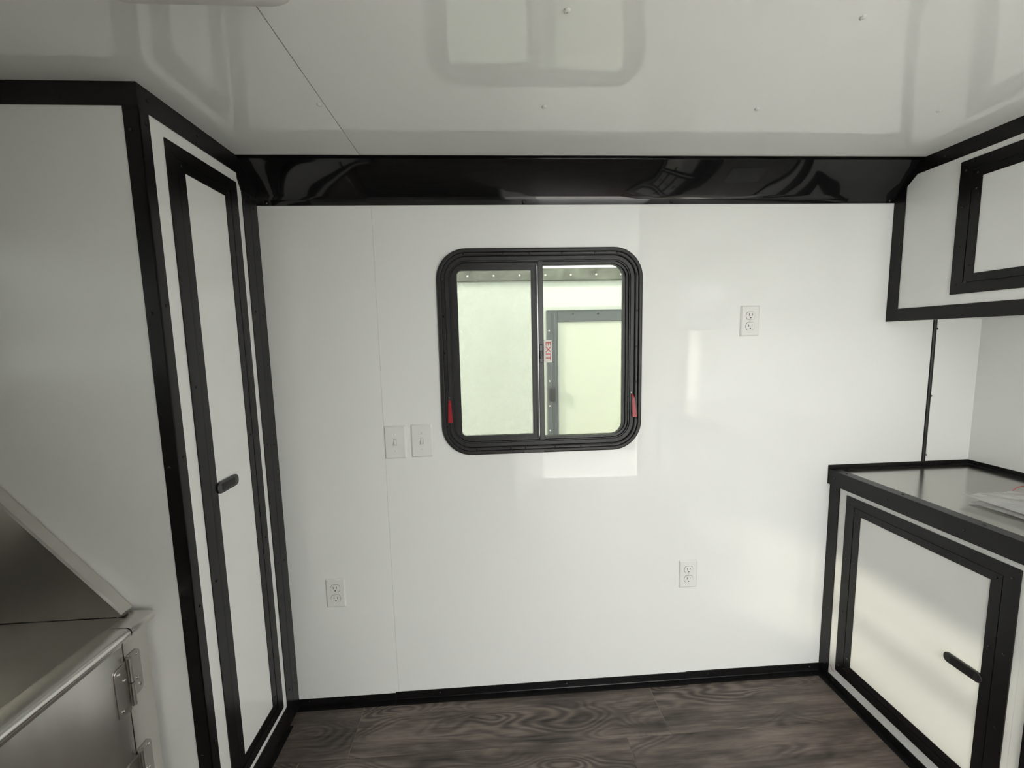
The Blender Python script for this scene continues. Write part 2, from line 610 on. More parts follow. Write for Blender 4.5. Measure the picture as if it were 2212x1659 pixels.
cove = empty('trim_1', (0.2, 0, CVZ), 'glossy black plastic cove between wall and ceiling', 'trim', kind='structure')
NX = 60
bm = bmesh.new()
prof = [(CVY, H - 0.0005), (CVY, H - 0.0025), (CVY + 0.013, H - 0.0040)]
for i in range(13):
    t = i / 12
    a0 = Vector((CVY + 0.013, H - 0.006))
    a1 = Vector((-0.0035, CVZ + 0.019))
    pnt = a0.lerp(a1, t)
    sag = 0.007 * 4 * t * (1 - t)
    prof.append((pnt.x + sag * 0.7, pnt.y + sag * 0.7))
prof += [(-0.0030, CVZ + 0.017), (-0.0030, CVZ), (-0.0002, CVZ)]
rings = []
for k in range(NX + 1):
    x = XL + (XU - XL) * k / NX
    rings.append([bm.verts.new((x, p[0], p[1])) for p in prof])
for a, b in zip(rings, rings[1:]):
    for i in range(len(prof) - 1):
        bm.faces.new((a[i], a[i + 1], b[i + 1], b[i]))
cv = mesh_obj('cove_strip', bm, M['cove'], cove, smooth=True)
md = cv.modifiers.new('edges', 'EDGE_SPLIT')
md.split_angle = math.radians(25)
for sx in (-0.925, -0.055, 0.47, 1.29):
    screw((sx, -0.0030, CVZ + 0.0085), (0, -1, 0), cove, 0.0055 if abs(sx + 0.055) > 0.01 else 0.0075)

post = empty('trim_2', (XL, 0, 0), 'black corner strip between tall cabinet and window wall', 'trim', kind='structure')
box('strip', XL, XL + 0.0032, -0.082, -0.0425, 0.0, CVZ + 0.02, M['trim'], post, 0.0006)
box('strip', XL, XL + 0.0032, -0.0415, 0.0, 0.0, CVZ + 0.02, M['trim'], post, 0.0006)
prism('cove_gusset', 'x', [(-0.082, CVZ + 0.0205), (-0.0985, 1.9085), (-0.0985, 1.9225), (-0.0815, 1.9225), (-0.0815, H), (0, H), (0, CVZ + 0.0205)], XL, XL + 0.0030, M['trim'], post)
for sz in (1.85, 1.50, 1.05, 0.62, 0.13):
    screw((XL + 0.0032, -0.062, sz), (1, 0, 0), post, 0.0038)
    screw((XL + 0.0032, -0.022, sz - 0.01), (1, 0, 0), post, 0.0034)

strip = empty('trim_3', (SEAM, 0, ZC), 'thin black joint strip on the wall above the counter', 'trim', kind='structure')
prism('strip', 'z', [(SEAM - 0.007, 0), (SEAM + 0.007, 0), (SEAM + 0.006, -0.004), (SEAM + 0.002, -0.006), (SEAM - 0.002, -0.006), (SEAM - 0.006, -0.004)], ZC + 0.016, ZU, M['trim'], strip)
for px, pz in ((SEAM + 0.0115, 1.395), (SEAM + 0.0115, 1.135), (SEAM + 0.0115, 0.900)):
    screw((px, 0, pz), (0, -1, 0), strip, 0.0036)

# ------------------------------------------------------------------ cabinet doors facing +-X
RING, INNER = 0.0335, 0.0265


def mitred(name, X, s, y0, y1, z0, z1, w, t, parent, mat='trim', gap=0.0002):
    """four mitred bars round the rectangle y0<y1, z0<z1, w wide inward, t proud in direction s"""
    q = [[(y0, z0 ), (y0, z1), (y0 + w, z1 - w), (y0 + w, z0 + w)],
         [(y1, z0), (y1, z1), (y1 - w, z1 - w), (y1 - w, z0 + w)],
         [(y0 + gap, z1), (y1 - gap, z1), (y1 - w - gap, z1 - w), (y0 + w + gap, z1 - w)],
         [(y0 + gap, z0), (y1 - gap, z0), (y1 - w - gap, z0 + w), (y0 + w + gap, z0 + w)]]
    out = []
    for i, pts in enumerate(q):
        e = 0.00025 * (i > 1)
        out.append(prism(name, 'x', pts, X - s * 0.004, X + s * (t + e), M[mat], parent))
    return out


def cab_door(parent, X, s, y0, y1, z0, z1, handle=None, frame_name='door_surround', panel_mat='cab', door_name='door'):
    """surround fixed to the carcass, a framed leaf inside it, optional lever latch handle=(yc, zc)"""
    mitred(frame_name, X, s, y0, y1, z0, z1, RING, 0.0032, parent)
    a, b, c, d = y0 + RING + 0.002, y1 - RING - 0.002, z0 + RING + 0.002, z1 - RING - 0.002
    # leaf panel
    bm = bmesh.new()
    xs = sorted((X - s * 0.018, X + s * 0.0004))
    add_box(bm, xs[0], xs[1], a + 0.003, b - 0.003, c + 0.003, d - 0.003)
    leaf = mesh_obj(door_name, bm, M[panel_mat], parent)
    mitred('edge_trim', X, s, a, b, c, d, INNER - 0.002, 0.0024, leaf)
    # dark joint between leaf and surround
    for (p, q, r, t) in ((a - 0.002, a, c, d), (b, b + 0.002, c, d), (a, b, c - 0.002, c), (a, b, d, d + 0.002)):
        xs = sorted((X - s * 0.016, X - s * 0.008))
        box('joint', xs[0], xs[1], p, q, r, t, M['trim_gap'], parent)
    for yy in (a + 0.012, b - 0.012):
        for zz in (c + 0.05, (c + d) / 2 + 0.11, d - 0.012):
            screw((X + s * 0.0024, yy, zz), (s, 0, 0), leaf, 0.0033)
    for yy in (y0 + 0.016, y1 - 0.016):
        for zz in (z0 + 0.03, z0 + (z1 - z0) * 0.36, z0 + (z1 - z0) * 0.66, z1 - 0.03):
            screw((X + s * 0.0034, yy, zz), (s, 0, 0), parent, 0.0033)
    if handle:
        yc, zc, L, hh = handle
        pts = rr_pts(yc - L / 2, yc + L / 2, zc - hh / 2, zc + hh / 2, hh * 0.42, 6)
        hd = prism('latch_lever', 'x', pts, X, X + s * 0.0075, M['screw_black'], leaf, bevel=0.0012)
        pts = rr_pts(yc - L * 0.30, yc + L * 0.30, zc - hh * 0.30, zc + hh * 0.30, hh * 0.08, 4)
        prism('finger_pull', 'x', pts, X + s * 0.006, X + s * 0.0083, M['trim'], leaf)
    return leaf


# ------------------------------------------------------------------ tall cabinet (left)
tc = empty('tall_cabinet', (-1.3, -0.23, 0), 'tall white cabinet with narrow black-framed door beside the window wall', 'cabinet')
holed('front_sheet', 'x', YL, -0.0005, 0, H - 0.0005, XL - 0.012, XL, [(-0.3884 + RING, -0.1072 - RING, 0.103 + RING, 1.8919 - RING)], M['cab'], tc)
box('side_sheet', XW + 0.001, XL - 0.0001, YL, YL + 0.012, 0, H - 0.0005, M['cab_matte'], tc)
cab_door(tc, XL, 1, -0.3884, -0.1072, 0.103, 1.8919, (-0.287, 0.9925, 0.094, 0.034))
# edge trims
box('corner_trim', XL, XL + 0.0028, YL - 0.003, -0.4295, 0.0, H - 0.045, M['trim'], tc, 0.0006)
box('corner_trim', -0.9935, XL + 0.0028, YL - 0.003, YL, 0.0, H - 0.045, M['trim'], tc, 0.0006)
box('top_trim', XL, XL + 0.0034, YL - 0.003, -0.082, 1.923, H, M['trim'], tc, 0.0006)
box('top_trim', XW + 0.001, XL + 0.0034, YL - 0.0034, YL, 1.927, H, M['trim'], tc, 0.0006)
box('base_trim', XL, XL + 0.0030, -0.4295, -0.082, 0.0, 0.082, M['trim'], tc, 0.0006)
box('base_trim', XL + 0.0030, XL + 0.018, -0.4295, -0.082, 0.0, 0.003, M['trim'], tc, 0.0006)
for sz in (1.895, 1.488, 1.116, 0.72, 0.33):
    screw((XL + 0.0028, -0.4405, sz), (1, 0, 0), tc, 0.0038)
    screw((-0.980, YL - 0.003, sz - 0.02), (0, -1, 0), tc, 0.0038)
for sy in (-0.43, -0.27, -0.12):
    screw((XL + 0.0034, sy, 1.951), (1, 0, 0), tc, 0.0036)

# ------------------------------------------------------------------ wall cabinet (upper right)
uc = empty('wall_cabinet', (1.5, -0.82, ZU), 'white black-trimmed overhead cabinet fixed above the counter', 'cabinet')
ud = [(-0.2094 - 0.66, -0.2094), (-1.60, -1.0)]
UD0, UD1 = 1.5022, 1.9117
holed('front_sheet', 'x', YROW, -0.0005, ZU, H - 0.0005, XU, XU + 0.012, [(a + RING, b - RING, UD0 + RING, UD1 - RING) for a, b in ud], M['cab'], uc)
box('bottom_sheet', XU + 0.0001, XE - 0.0005, YROW, -0.0005, ZU, ZU + 0.012, M['cab'], uc)
box('end_sheet', XU + 0.0001, XE - 0.0005, YROW, YROW + 0.012, ZU + 0.0125, H - 0.0005, M['cab'], uc)
for a, b in ud:
    cab_door(uc, XU, -1, a, b, UD0, UD1)
box('corner_trim', XU - 0.0030, XU, -0.0420, -0.0005, ZU + 0.002, H - 0.05, M['trim'], uc, 0.0006)
box('bottom_trim', XU - 0.0034, XU, YROW, -0.0005, ZU - 0.003, 1.4704, M['trim'], uc, 0.0006)
box('bottom_trim', XU - 0.0030, XU + 0.028, YROW, -0.0005, ZU - 0.0030, ZU, M['trim'], uc, 0.0006)
box('top_trim', XU - 0.0034, XU, YROW, -0.0005, 1.9295, H, M['trim'], uc, 0.0006)
prism('cove_gusset', 'x', [(CVY - 0.012, H - 0.030), (-0.030, H - 0.030), (-0.030, CVZ + 0.02), (-0.0425, CVZ + 0.045), (-0.073, 1.9285)], XU - 0.0028, XU, M['trim'], uc)
for sy in (-0.16, -0.55, -1.0, -1.45):
    screw((XU - 0.0034, sy, 1.952), (-1, 0, 0), uc, 0.0036)

# ------------------------------------------------------------------ base cabinets
ZB1 = 0.802
Y1, Y2 = -0.5945, -1.2675


def base_unit(label, y0, y1, first=False):
    u = empty('base_cabinet', ((XB + XE) / 2, (y0 + y1) / 2, 0), label, 'cabinet', 'base cabinets under the aluminium counter')
    return u


BZ0, BZ1 = 0.072, 0.7819


def base_trims(u, y0, y1):
    box('kick_trim', XB - 0.003, XB, y0, y1, 0.0, 0.0335, M['trim'], u, 0.0006)
    box('kick_trim', XB - 0.0225, XB - 0.003, y0, y1, 0.0, 0.003, M['trim'], u, 0.0006)
    for k in range(2):
        sy = y0 + (y1 - y0) * (0.12 + 0.76 * k)
        screw((XB - 0.003, sy, 0.02), (-1, 0, 0), u, 0.0032)
        screw((XB - 0.013, sy + 0.004, 0.003), (0, 0, 1), u, 0.0032)


u1 = base_unit('white base cabinet with black-framed door next to the window wall', Y1, -0.0005)
holed('front_sheet', 'x', Y1, -0.0005, 0, ZB1 + 0.04, XB, XB + 0.012, [(-0.5813 + RING, -0.0772 - RING, BZ0 + RING, BZ1 - RING)], M['cab_low'], u1)
cab_door(u1, XB, -1, -0.5813, -0.0772, BZ0, BZ1, (-0.4815, 0.4325, 0.094, 0.030), panel_mat='cab_low')
box('corner_trim', XB - 0.0030, XB, -0.0460, -0.0005, 0.0335, ZB1, M['trim'], u1, 0.0006)
base_trims(u1, Y1, -0.0005)
for sz in (0.06, 0.30, 0.55, 0.785):
    screw((XB - 0.0030, -0.03, sz), (-1, 0, 0), u1, 0.0034)
bm = bmesh.new()
cpts = [Vector((XB - 0.0035 - 0.002 * math.sin(i), -0.055 - 0.0035 * i, 0.073 - 0.003 * i + 0.004 * math.sin(i * 1.3))) for i in range(6)]
for a, b in zip(cpts, cpts[1:]):
    d = (b - a).normalized()
    sd = d.cross(Vector((1, 0, 0))).normalized() * 0.0009
    up = Vector((1, 0, 0)) * 0.0009
    A = [bm.verts.new(a + o) for o in (sd, up, -sd, -up)]
    B = [bm.verts.new(b + o) for o in (sd, up, -sd, -up)]
    for i in range(4):
        bm.faces.new((A[i], A[(i + 1) % 4], B[(i + 1) % 4], B[i]))
tag(mesh_obj('wire_end', bm, M['wire'], u1), 'short red wire end at the door foot')

u2 = base_unit('white base cabinet with three black-framed drawers in the middle of the row', Y2, Y1)
dz = (BZ0, 0.332, 0.545, BZ1)
holed('front_sheet', 'x', Y2, Y1 - 0.0003, 0, ZB1 + 0.04, XB, XB + 0.012, [(-1.2475 + RING, -0.618 - RING, BZ0 + RING, BZ1 - RING)], M['cab_low'], u2)
mitred('drawer_surround', XB, -1, -1.2475, -0.618, BZ0, BZ1, RING, 0.0032, u2)
for k in range(3):
    za = BZ0 + RING if k == 0 else dz[k] + 0.001
    zb = BZ1 - RING if k == 2 else dz[k + 1] - 0.001
    a, b = -1.2475 + RING + 0.002, -0.618 - RING - 0.002
    dr = box('drawer', XB - 0.0004, XB + 0.4, a + 0.003, b - 0.003, za + 0.004, zb - 0.004, M['cab_low'], u2)
    mitred('edge_trim', XB, -1, a, b, za + 0.002, zb - 0.002, 0.018, 0.0024, dr)
    zc = (za + zb) / 2 + 0.02
    prism('latch_lever', 'x', rr_pts(-1.0, -0.90, zc - 0.012, zc + 0.012, 0.008, 5), XB - 0.0075, XB, M['chrome'], dr)
base_trims(u2, Y2, Y1)

u3 = base_unit('white base cabinet with black-framed door at the doorway end of the row', YROW, Y2)
holed('front_sheet', 'x', YROW, Y2 - 0.0003, 0, ZB1 + 0.04, XB, XB + 0.012, [(-1.645 + RING, -1.300 - RING, BZ0 + RING, BZ1 - RING)], M['cab_low'], u3)
cab_door(u3, XB, -1, -1.645, -1.300, BZ0, BZ1, (-1.385, 0.445, 0.094, 0.030), panel_mat='cab_low')
box('end_sheet', XB + 0.0125, XE - 0.0005, YROW, YROW + 0.012, 0, ZB1 + 0.04, M['cab_low'], u3)
base_trims(u3, YROW, Y2)

# ------------------------------------------------------------------ worktop
ct = empty('worktop', (1.42, -0.84, ZC), 'brushed aluminium worktop with black edge trim', 'worktop')
box('top_sheet', XB - 0.010, XE - 0.0005, YROW - 0.01, -0.0005, ZC - 0.014, ZC - 0.002, M['alu'], ct)
# front angle: face leg and top leg
prism('front_edge', 'y', [(XB - 0.0135, ZB1), (XB - 0.0105, ZB1), (XB - 0.0105, ZC - 0.0022), (XB + 0.0260, ZC - 0.0018), (XB + 0.0260, ZC), (XB - 0.0115, ZC), (XB - 0.0135, ZC - 0.002)], YROW - 0.01, -0.0010, M['trim'], ct)
prism('end_edge', 'x', [(YROW - 0.0135, ZB1), (YROW - 0.0105, ZB1), (YROW - 0.0105, ZC - 0.002), (YROW + 0.026, ZC - 0.0018), (YROW + 0.026, ZC), (YROW - 0.0135, ZC)], XB - 0.01, XE - 0.0005, M['trim'], ct)
prism('back_edge', 'x', [(-0.0006, ZC - 0.0018), (-0.0006, ZC + 0.0165), (-0.0030, ZC + 0.0165), (-0.0034, ZC + 0.0015), (-0.0200, ZC + 0.0010), (-0.0200, ZC - 0.0018)], XB - 0.0125, XE - 0.0006, M['trim'], ct)
prism('back_edge', 'y', [(XE - 0.0006, ZC - 0.0018), (XE - 0.0006, ZC + 0.0165), (XE - 0.0030, ZC + 0.0165), (XE - 0.0034, ZC + 0.0015), (XE - 0.0200, ZC + 0.0010), (XE - 0.0200, ZC - 0.0018)], YROW, -0.0032, M['trim'], ct)
prism('end_cap', 'x', [(-0.001, ZB1), (-0.0035, ZB1), (-0.0035, ZC + 0.012), (-0.0015, ZC + 0.0165), (-0.001, ZC + 0.0165)], XB - 0.0145, XB - 0.0100, M['trim'], ct)
for sy in (-0.032, -0.24, -0.46, -0.72, -1.0, -1.35):
    screw((XB - 0.0135, sy, ZB1 + 0.028), (-1, 0, 0), ct, 0.0034)
    screw((XB + 0.006, sy - 0.03, ZC), (0, 0, 1), ct, 0.0036)
for sx in (1.19, 1.43, 1.645):
    screw((sx, -0.0120, ZC + 0.0012), (0, 0, 1), ct, 0.0034)
for sy in (-0.05, -0.26, -0.6, -1.0):
    screw((XE - 0.012, sy, ZC + 0.0012), (0, 0, 1), ct, 0.0034)

# ------------------------------------------------------------------ window
w1 = empty('window_1', (0, 0, WZ0), 'black-framed sliding emergency-exit window with rounded corners', 'window', kind='structure')
rect = (WX0, WX1, WZ0, WZ1)
CR = 0.108
fl = rr_sweep('flange', [(0, -0.0005), (0.0008, -0.006), (0.003, -0.0105), (0.007, -0.0125), (0.0135, -0.0128), (0.0155, -0.0115), (0.0160, -0.0050)], rect, CR, M['winframe'], w1, 12)
ch = rr_sweep('screw_channel', [(0.0160, -0.0050), (0.0168, -0.0062), (0.0180, -0.0068), (0.0225, -0.0068), (0.0262, -0.0075), (0.0275, -0.0066), (0.0278, -0.0020)], rect, CR, M['winframe'], w1, 12)
fi = rr_sweep('inner_frame', [(0.0278, -0.0020), (0.0290, -0.0030), (0.0300, -0.0012), (0.0425, -0.0010), (0.0432, 0.0040), (0.0446, 0.0040), (0.0452, 0.0015), (0.0475, 0.0015), (0.0482, 0.0100), (0.0540, 0.0112), (0.0548, 0.0085), (0.0562, 0.0085), (0.0570, 0.034), (0.0390, 0.036)], rect, CR, M['winframe2'], w1, 12)


def rr_plate(name, outer, inner, y0, y1, mat, parent, n=8):
    """plate between two outlines with the same number of points"""
    bm = bmesh.new()
    R = [[bm.verts.new((u, yv, v)) for u, v in pts] for pts, yv in ((outer, y0), (inner, y0), (inner, y1), (outer, y1))]
    k = len(outer)
    for a, b in ((0, 1), (1, 2), (2, 3), (3, 0)):
        for i in range(k):
            bm.faces.new((R[a][i], R[a][(i + 1) % k], R[b][(i + 1) % k], R[b][i]))
    return mesh_obj(name, bm, mat, parent)


sash = rr_plate('sliding_sash', rr_pts(-0.3195, -0.0125, 1.0205, 1.6600, (0.055, 0.002, 0.002, 0.055)), rr_pts(-0.2980, -0.0345, 1.0384, 1.6348, (0.016, 0.001, 0.001, 0.016)), 0.0060, 0.0200, M['winframe2'], w1)
box('stile_ridge', -0.0300, -0.0265, 0.0045, 0.0062, 1.0400, 1.6340, M['winframe'], sash, 0.0005)
box('stile_ridge', -0.0180, -0.0135, 0.0030, 0.0062, 1.0250, 1.6560, M['winframe'], sash, 0.0005)
box('insect_screen', -0.2985, -0.034, 0.0120, 0.0124, 1.038, 1.6352, M['screen'], sash)
box('pane', -0.2985, -0.034, 0.0160, 0.0185, 1.038, 1.6352, M['glass'], sash)
box('mullion', -0.0105, 0.0082, 0.0020, 0.0330, 1.0160, 1.6640, M['winframe'], w1, 0.0015)
pr = rr_plate('fixed_bead', rr_pts(0.0070, 0.3150, 1.0150, 1.6640, (0.001, 0.052, 0.052, 0.001)), rr_pts(0.0084, 0.3045, 1.0256, 1.6527, (0.001, 0.043, 0.043, 0.001)), 0.0160, 0.0330, M['winframe2'], w1)
pane = box('pane', 0.0080, 0.3140, 0.0260, 0.0290, 1.0170, 1.6620, M['glass'], w1)
lt = box('latch', -0.0090, 0.0030, -0.0070, 0.0025, 1.3037, 1.3694, M['screw_black'], w1, 0.0015)
box('latch_tongue', -0.0065, 0.0010, -0.0105, -0.0068, 1.318, 1.347, M['winframe'], lt, 0.001)
box('joint_plate', -0.0860, -0.0070, 0.0012, 0.0030, 1.6655, 1.6815, M['nframe'], w1, 0.0004)
# flange joint sleeve at the bottom
box('joint_plate', -0.072, 0.004, -0.0140, -0.0126, WZ0 + 0.0035, WZ0 + 0.0145, M['winframe'], w1, 0.0004)
for i, (fx, fw) in enumerate(((-0.012, 0.006), (-0.003, 0.004), (0.006, 0.007), (0.016, 0.005))):
    box('label_scrap', fx, fx + fw, -0.0016, -0.0004, WZ0 - 0.0045, WZ0 - 0.0005, M['paper'], w1)
# frame screws
for sx in (-0.272, -0.134, -0.040, 0.075, 0.195, 0.275):
    screw((sx, -0.0066, WZ1 - 0.0215), (0, -1, 0), w1, 0.0034)
for sx in (-0.245, -0.120, -0.065, 0.045, 0.140, 0.262):
    screw((sx, -0.0066, WZ0 + 0.0215), (0, -1, 0), w1, 0.0034)
for sz in (1.605, 1.475, 1.345, 1.215, 1.080):
    screw((WX0 + 0.0215, -0.0066, sz), (0, -1, 0), w1, 0.0034)
    screw((WX1 - 0.0215, -0.0066, sz + 0.01), (0, -1, 0), w1, 0.0034)
# red egress pulls
for (px, tilt) in ((-0.3410, 0.0008), (0.3325, 0.0020)):
    bm = bmesh.new()
    secs = [(1.1905, 0.0048, 0.000), (1.1780, 0.0046, 0.000), (1.1740, 0.0040, -0.004), (1.1660, 0.0048, -0.007), (1.1300, 0.0066, -0.010), (1.0935, 0.0088, -0.014)]
    rings = []
    for k, (z, hw, yy) in enumerate(secs):
        cx = px + tilt * k
        rings.append([bm.verts.new(c) for c in ((cx - hw, yy, z), (cx + hw, yy, z), (cx + hw, yy + 0.0026, z), (cx - hw, yy + 0.0026, z))])
    for a, b in zip(rings, rings[1:]):
        for i in range(4):
            bm.faces.new((a[i], a[(i + 1) % 4], b[(i + 1) % 4], b[i]))
    bm.faces.new(rings[0])
    bm.faces.new(rings[-1])
    pl = tag(mesh_obj('release_pull', bm, M['red'], w1), 'red emergency release tab')
    screw((px, 0.0, 1.1845), (0, -1, 0), pl, 0.0030, 'chrome')
# exit sticker, lettering runs downwards
st = box('exit_sticker', 0.0114, 0.0410, 0.0254, 0.0258, 1.3014, 1.3842, M['sticker'], pane)
tag(st, 'pale sticker with red EXIT lettering')
cu = bpy.data.curves.new('exit_text', 'FONT')
cu.body = 'EXIT'
cu.size = 0.0250
cu.align_x = 'CENTER'
cu.align_y = 'CENTER'
cu.extrude = 0.0001
to = bpy.data.objects.new('exit_text', cu)
COL.objects.link(to)
bpy.context.view_layer.update()
tm = bpy.data.meshes.new_from_object(to.evaluated_get(bpy.context.evaluated_depsgraph_get()))
bpy.data.objects.remove(to)
bm = bmesh.new()
bm.from_mesh(tm)
vx = [v.co.x for v in bm.verts]
sxk = 0.068 / (max(vx) - min(vx))
vyv = [v.co.y for v in bm.verts]
my = (max(vyv) + min(vyv)) / 2
syk = 0.0185 / (max(vyv) - min(vyv))
mxx = (max(vx) + min(vx)) / 2
for v in bm.verts:
    x, yv, z = v.co
    v.co = Vector((0.0275 + (yv - my) * syk, 0.0252 - z, 1.3428 - (x - mxx) * sxk))
mesh_obj('exit_lettering', bm, M['redtext'], st)

# ------------------------------------------------------------------ outlets and switches
def plate_mesh(name, cx, cz, w, h, parent):
    bm = bmesh.new()
    prof = [(0, 0), (0, -0.0022), (0.0045, -0.0058)]
    rings = []
    for (o, yv) in prof:
        rings.append([bm.verts.new((u, yv, v)) for u, v in rr_pts(cx - w / 2 + o, cx + w / 2 - o, cz - h / 2 + o, cz + h / 2 - o, 0.0025, 3)])
    for a, b in zip(rings, rings[1:]):
        k = len(a)
        for i in range(k):
            bm.faces.new((a[i], a[(i + 1) % k], b[(i + 1) % k], b[i]))
    bm.faces.new(rings[-1])
    return mesh_obj(name, bm, M['plastic'], parent)


def outlet(cx, cz, label):
    o = empty('wall_outlet', (cx, 0, cz), label, 'outlet', 'white duplex outlets on the window wall')
    plate_mesh('cover_plate', cx, cz, 0.0715, 0.1125, o)
    for s in (1, -1):
        zc = cz + s * 0.0196
        pts = []
        for k in range(28):
            a = 2 * math.pi * k / 28
            pts.append((cx + 0.0172 * math.cos(a), zc + max(-0.0140, min(0.0140, 0.0172 * math.sin(a)))))
        prism('socket_rim', 'y', [(cx + (u - cx) * 1.06, zc + (v - zc) * 1.06) for u, v in pts], -0.0059, -0.0050, M['slot'], o)
        f = prism('socket', 'y', pts, -0.0076, -0.0050, M['plastic'], o, bevel=0.0004)
        box('slot', cx - 0.0073, cx - 0.0052, -0.0078, -0.0070, zc - 0.0012, zc + 0.0075, M['slot'], f)
        box('slot', cx + 0.0052, cx + 0.0070, -0.0078, -0.0070, zc - 0.0004, zc + 0.0070, M['slot'], f)
        gp = [(cx + 0.0027 * math.cos(t), zc - 0.0085 + max(-0.0018, 0.0027 * math.sin(t))) for t in [2 * math.pi * k / 14 for k in range(14)]]
        prism('ground_slot', 'y', gp, -0.0078, -0.0070, M['slot'], f)
    screw((cx, -0.0058, cz), (0, -1, 0), o, 0.0030, 'screw_white')
    return o


outlet(0.777, 1.4385, 'white duplex outlet right of the window, highest of the three')
outlet(-0.7905, 0.4585, 'white duplex outlet low on the wall beside the tall cabinet')
outlet(0.567, 0.4575, 'white duplex outlet low on the wall below the window, nearer the base cabinet')


def switch(cx, cz, label):
    o = empty('light_switch', (cx, 0, cz), label, 'light switch', 'white toggle switches left of the window')
    plate_mesh('cover_plate', cx, cz, 0.0775, 0.1215, o)
    box('toggle_slot', cx - 0.0052, cx + 0.0052, -0.0062, -0.0050, cz - 0.0122, cz + 0.0122, M['slot'], o)
    box('toggle_collar', cx - 0.0046, cx + 0.0046, -0.0066, -0.0050, cz - 0.0114, cz + 0.0114, M['plastic'], o)
    bm = bmesh.new()
    a = [(cx - 0.0038, -0.0060, cz + 0.006), (cx + 0.0038, -0.0060, cz + 0.006), (cx + 0.0038, -0.0060, cz - 0.008), (cx - 0.0038, -0.0060, cz - 0.008)]
    b = [(cx - 0.0030, -0.0170, cz - 0.006), (cx + 0.0030, -0.0170, cz - 0.006), (cx + 0.0030, -0.0145, cz - 0.0125), (cx - 0.0030, -0.0145, cz - 0.0125)]
    A = [bm.verts.new(v) for v in a]
    B = [bm.verts.new(v) for v in b]
    bm.faces.new(B)
    bm.faces.new(A)
    for i in range(4):
        bm.faces.new((A[i], A[(i + 1) % 4], B[(i + 1) % 4], B[i]))
    mesh_obj('toggle', bm, M['plastic'], o)
    for s in (1, -1):
        screw((cx, -0.0058, cz + s * 0.0305), (0, -1, 0), o, 0.0030, 'screw_white')
    return o


switch(-0.541, 1.0272, 'white toggle light switch, the one farther from the window')
switch(-0.4445, 1.0294, 'white toggle light switch, the one right beside the window')

# ------------------------------------------------------------------ ceiling shroud (air unit)
sh = empty('ceiling_vent_cover', (-0.63, -1.0, H), 'white plastic rounded vent cover on the ceiling above the tub', 'vent cover')
bm = bmesh.new()
lay = [(0.0, H - 0.0005), (0.0, H - 0.022), (0.006, H - 0.040), (0.018, H - 0.050), (0.045, H - 0.052)]
rings = []
for (o, z) in lay:
    rings.append([bm.verts.new((u, v, z)) for u, v in rr_pts(-0.785 + o, -0.475 - o, -1.28 + o, -0.722 - o, max(0.05 - o, 0.004), 8)])
for a, b in zip(rings, rings[1:]):
    k = len(a)
    for i in range(k):
        bm.faces.new((a[i], a[(i + 1) % k], b[(i + 1) % k], b[i]))
bm.faces.new(rings[-1])
mesh_obj('shell', bm, M['shroud'], sh, smooth=True).modifiers.new('edges', 'EDGE_SPLIT').split_angle = math.radians(40)
for k in range(7):
    box('louvre', -0.73, -0.53, -1.18 + 0.05 * k, -1.155 + 0.05 * k, H - 0.056, H - 0.0521, M['shroud'], sh, 0.001)

# ------------------------------------------------------------------ stainless tub (bottom left)
tub = empty('washing_tub', (-1.36, -1.1, 0), 'stainless steel washing tub with hinged gate and sloping side splash', 'tub')
TX, TY0, TY1 = -1.073, -0.4690, -1.80     # front face, far end, near end
RZ = 0.737
SP = -0.536                                # gate joint
XBK = XW + 0.006


def rim_profile():
    """cross-section of the rolled front rim in (x, z): face, roll, top, inner lip"""
    pts = []
    r = 0.013
    cx, cz = TX + 0.0125, RZ - r
    pts.append((TX, RZ - 0.045))
    pts.append((TX + 0.002, RZ - 0.034))
    for k in range(9):
        a = math.radians(-50 + 140 * k / 8)
        pts.append((cx + r * math.cos(a), cz + r * math.sin(a)))
    pts += [(TX - 0.030, RZ + 0.000), (TX - 0.036, RZ - 0.004), (TX - 0.036, RZ - 0.02), (TX - 0.004, RZ - 0.02), (TX - 0.004, RZ - 0.045)]
    return pts


def panel_with_rim(name, y0, y1, z0, parent):
    bm = bmesh.new()
    add_prism(bm, 'y', rim_profile(), y0, y1)
    o = mesh_obj(name, bm, M['steel'], parent, smooth=True)
    o.modifiers.new('edges', 'EDGE_SPLIT').split_angle = math.radians(35)
    return o


fp = box('end_post', TX - 0.004, TX, SP + 0.002, TY0, 0.10, RZ - 0.044, M['steel'], tub)
panel_with_rim('rim', SP + 0.002, TY0, RZ, fp)
GY1 = -1.22
gate = box('gate', TX - 0.004, TX, GY1, SP - 0.001, 0.16, RZ - 0.044, M['steel'], tub)
panel_with_rim('rim', GY1, SP - 0.001, RZ, gate)
fp2 = box('front_panel', TX - 0.004, TX, TY1, GY1 - 0.003, 0.10, RZ - 0.044, M['steel'], tub)
panel_with_rim('rim', TY1, GY1 - 0.003, RZ, fp2)
box('kick_panel', TX - 0.006, TX - 0.0045, TY1, TY0, 0.10, 0.30, M['steel'], tub)
# basin
box('basin_floor', XBK, TX - 0.0045, TY1, TY0 - 0.004, 0.500, 0.505, M['steel'], tub)
prism('basin_end', 'x', [(TY0 - 0.004, 0.505), (TY0 - 0.008, 0.505), (TY0 - 0.0055, 0.722), (TY0 - 0.002, 0.722)], XBK, TX - 0.0365, M['steel'], tub)
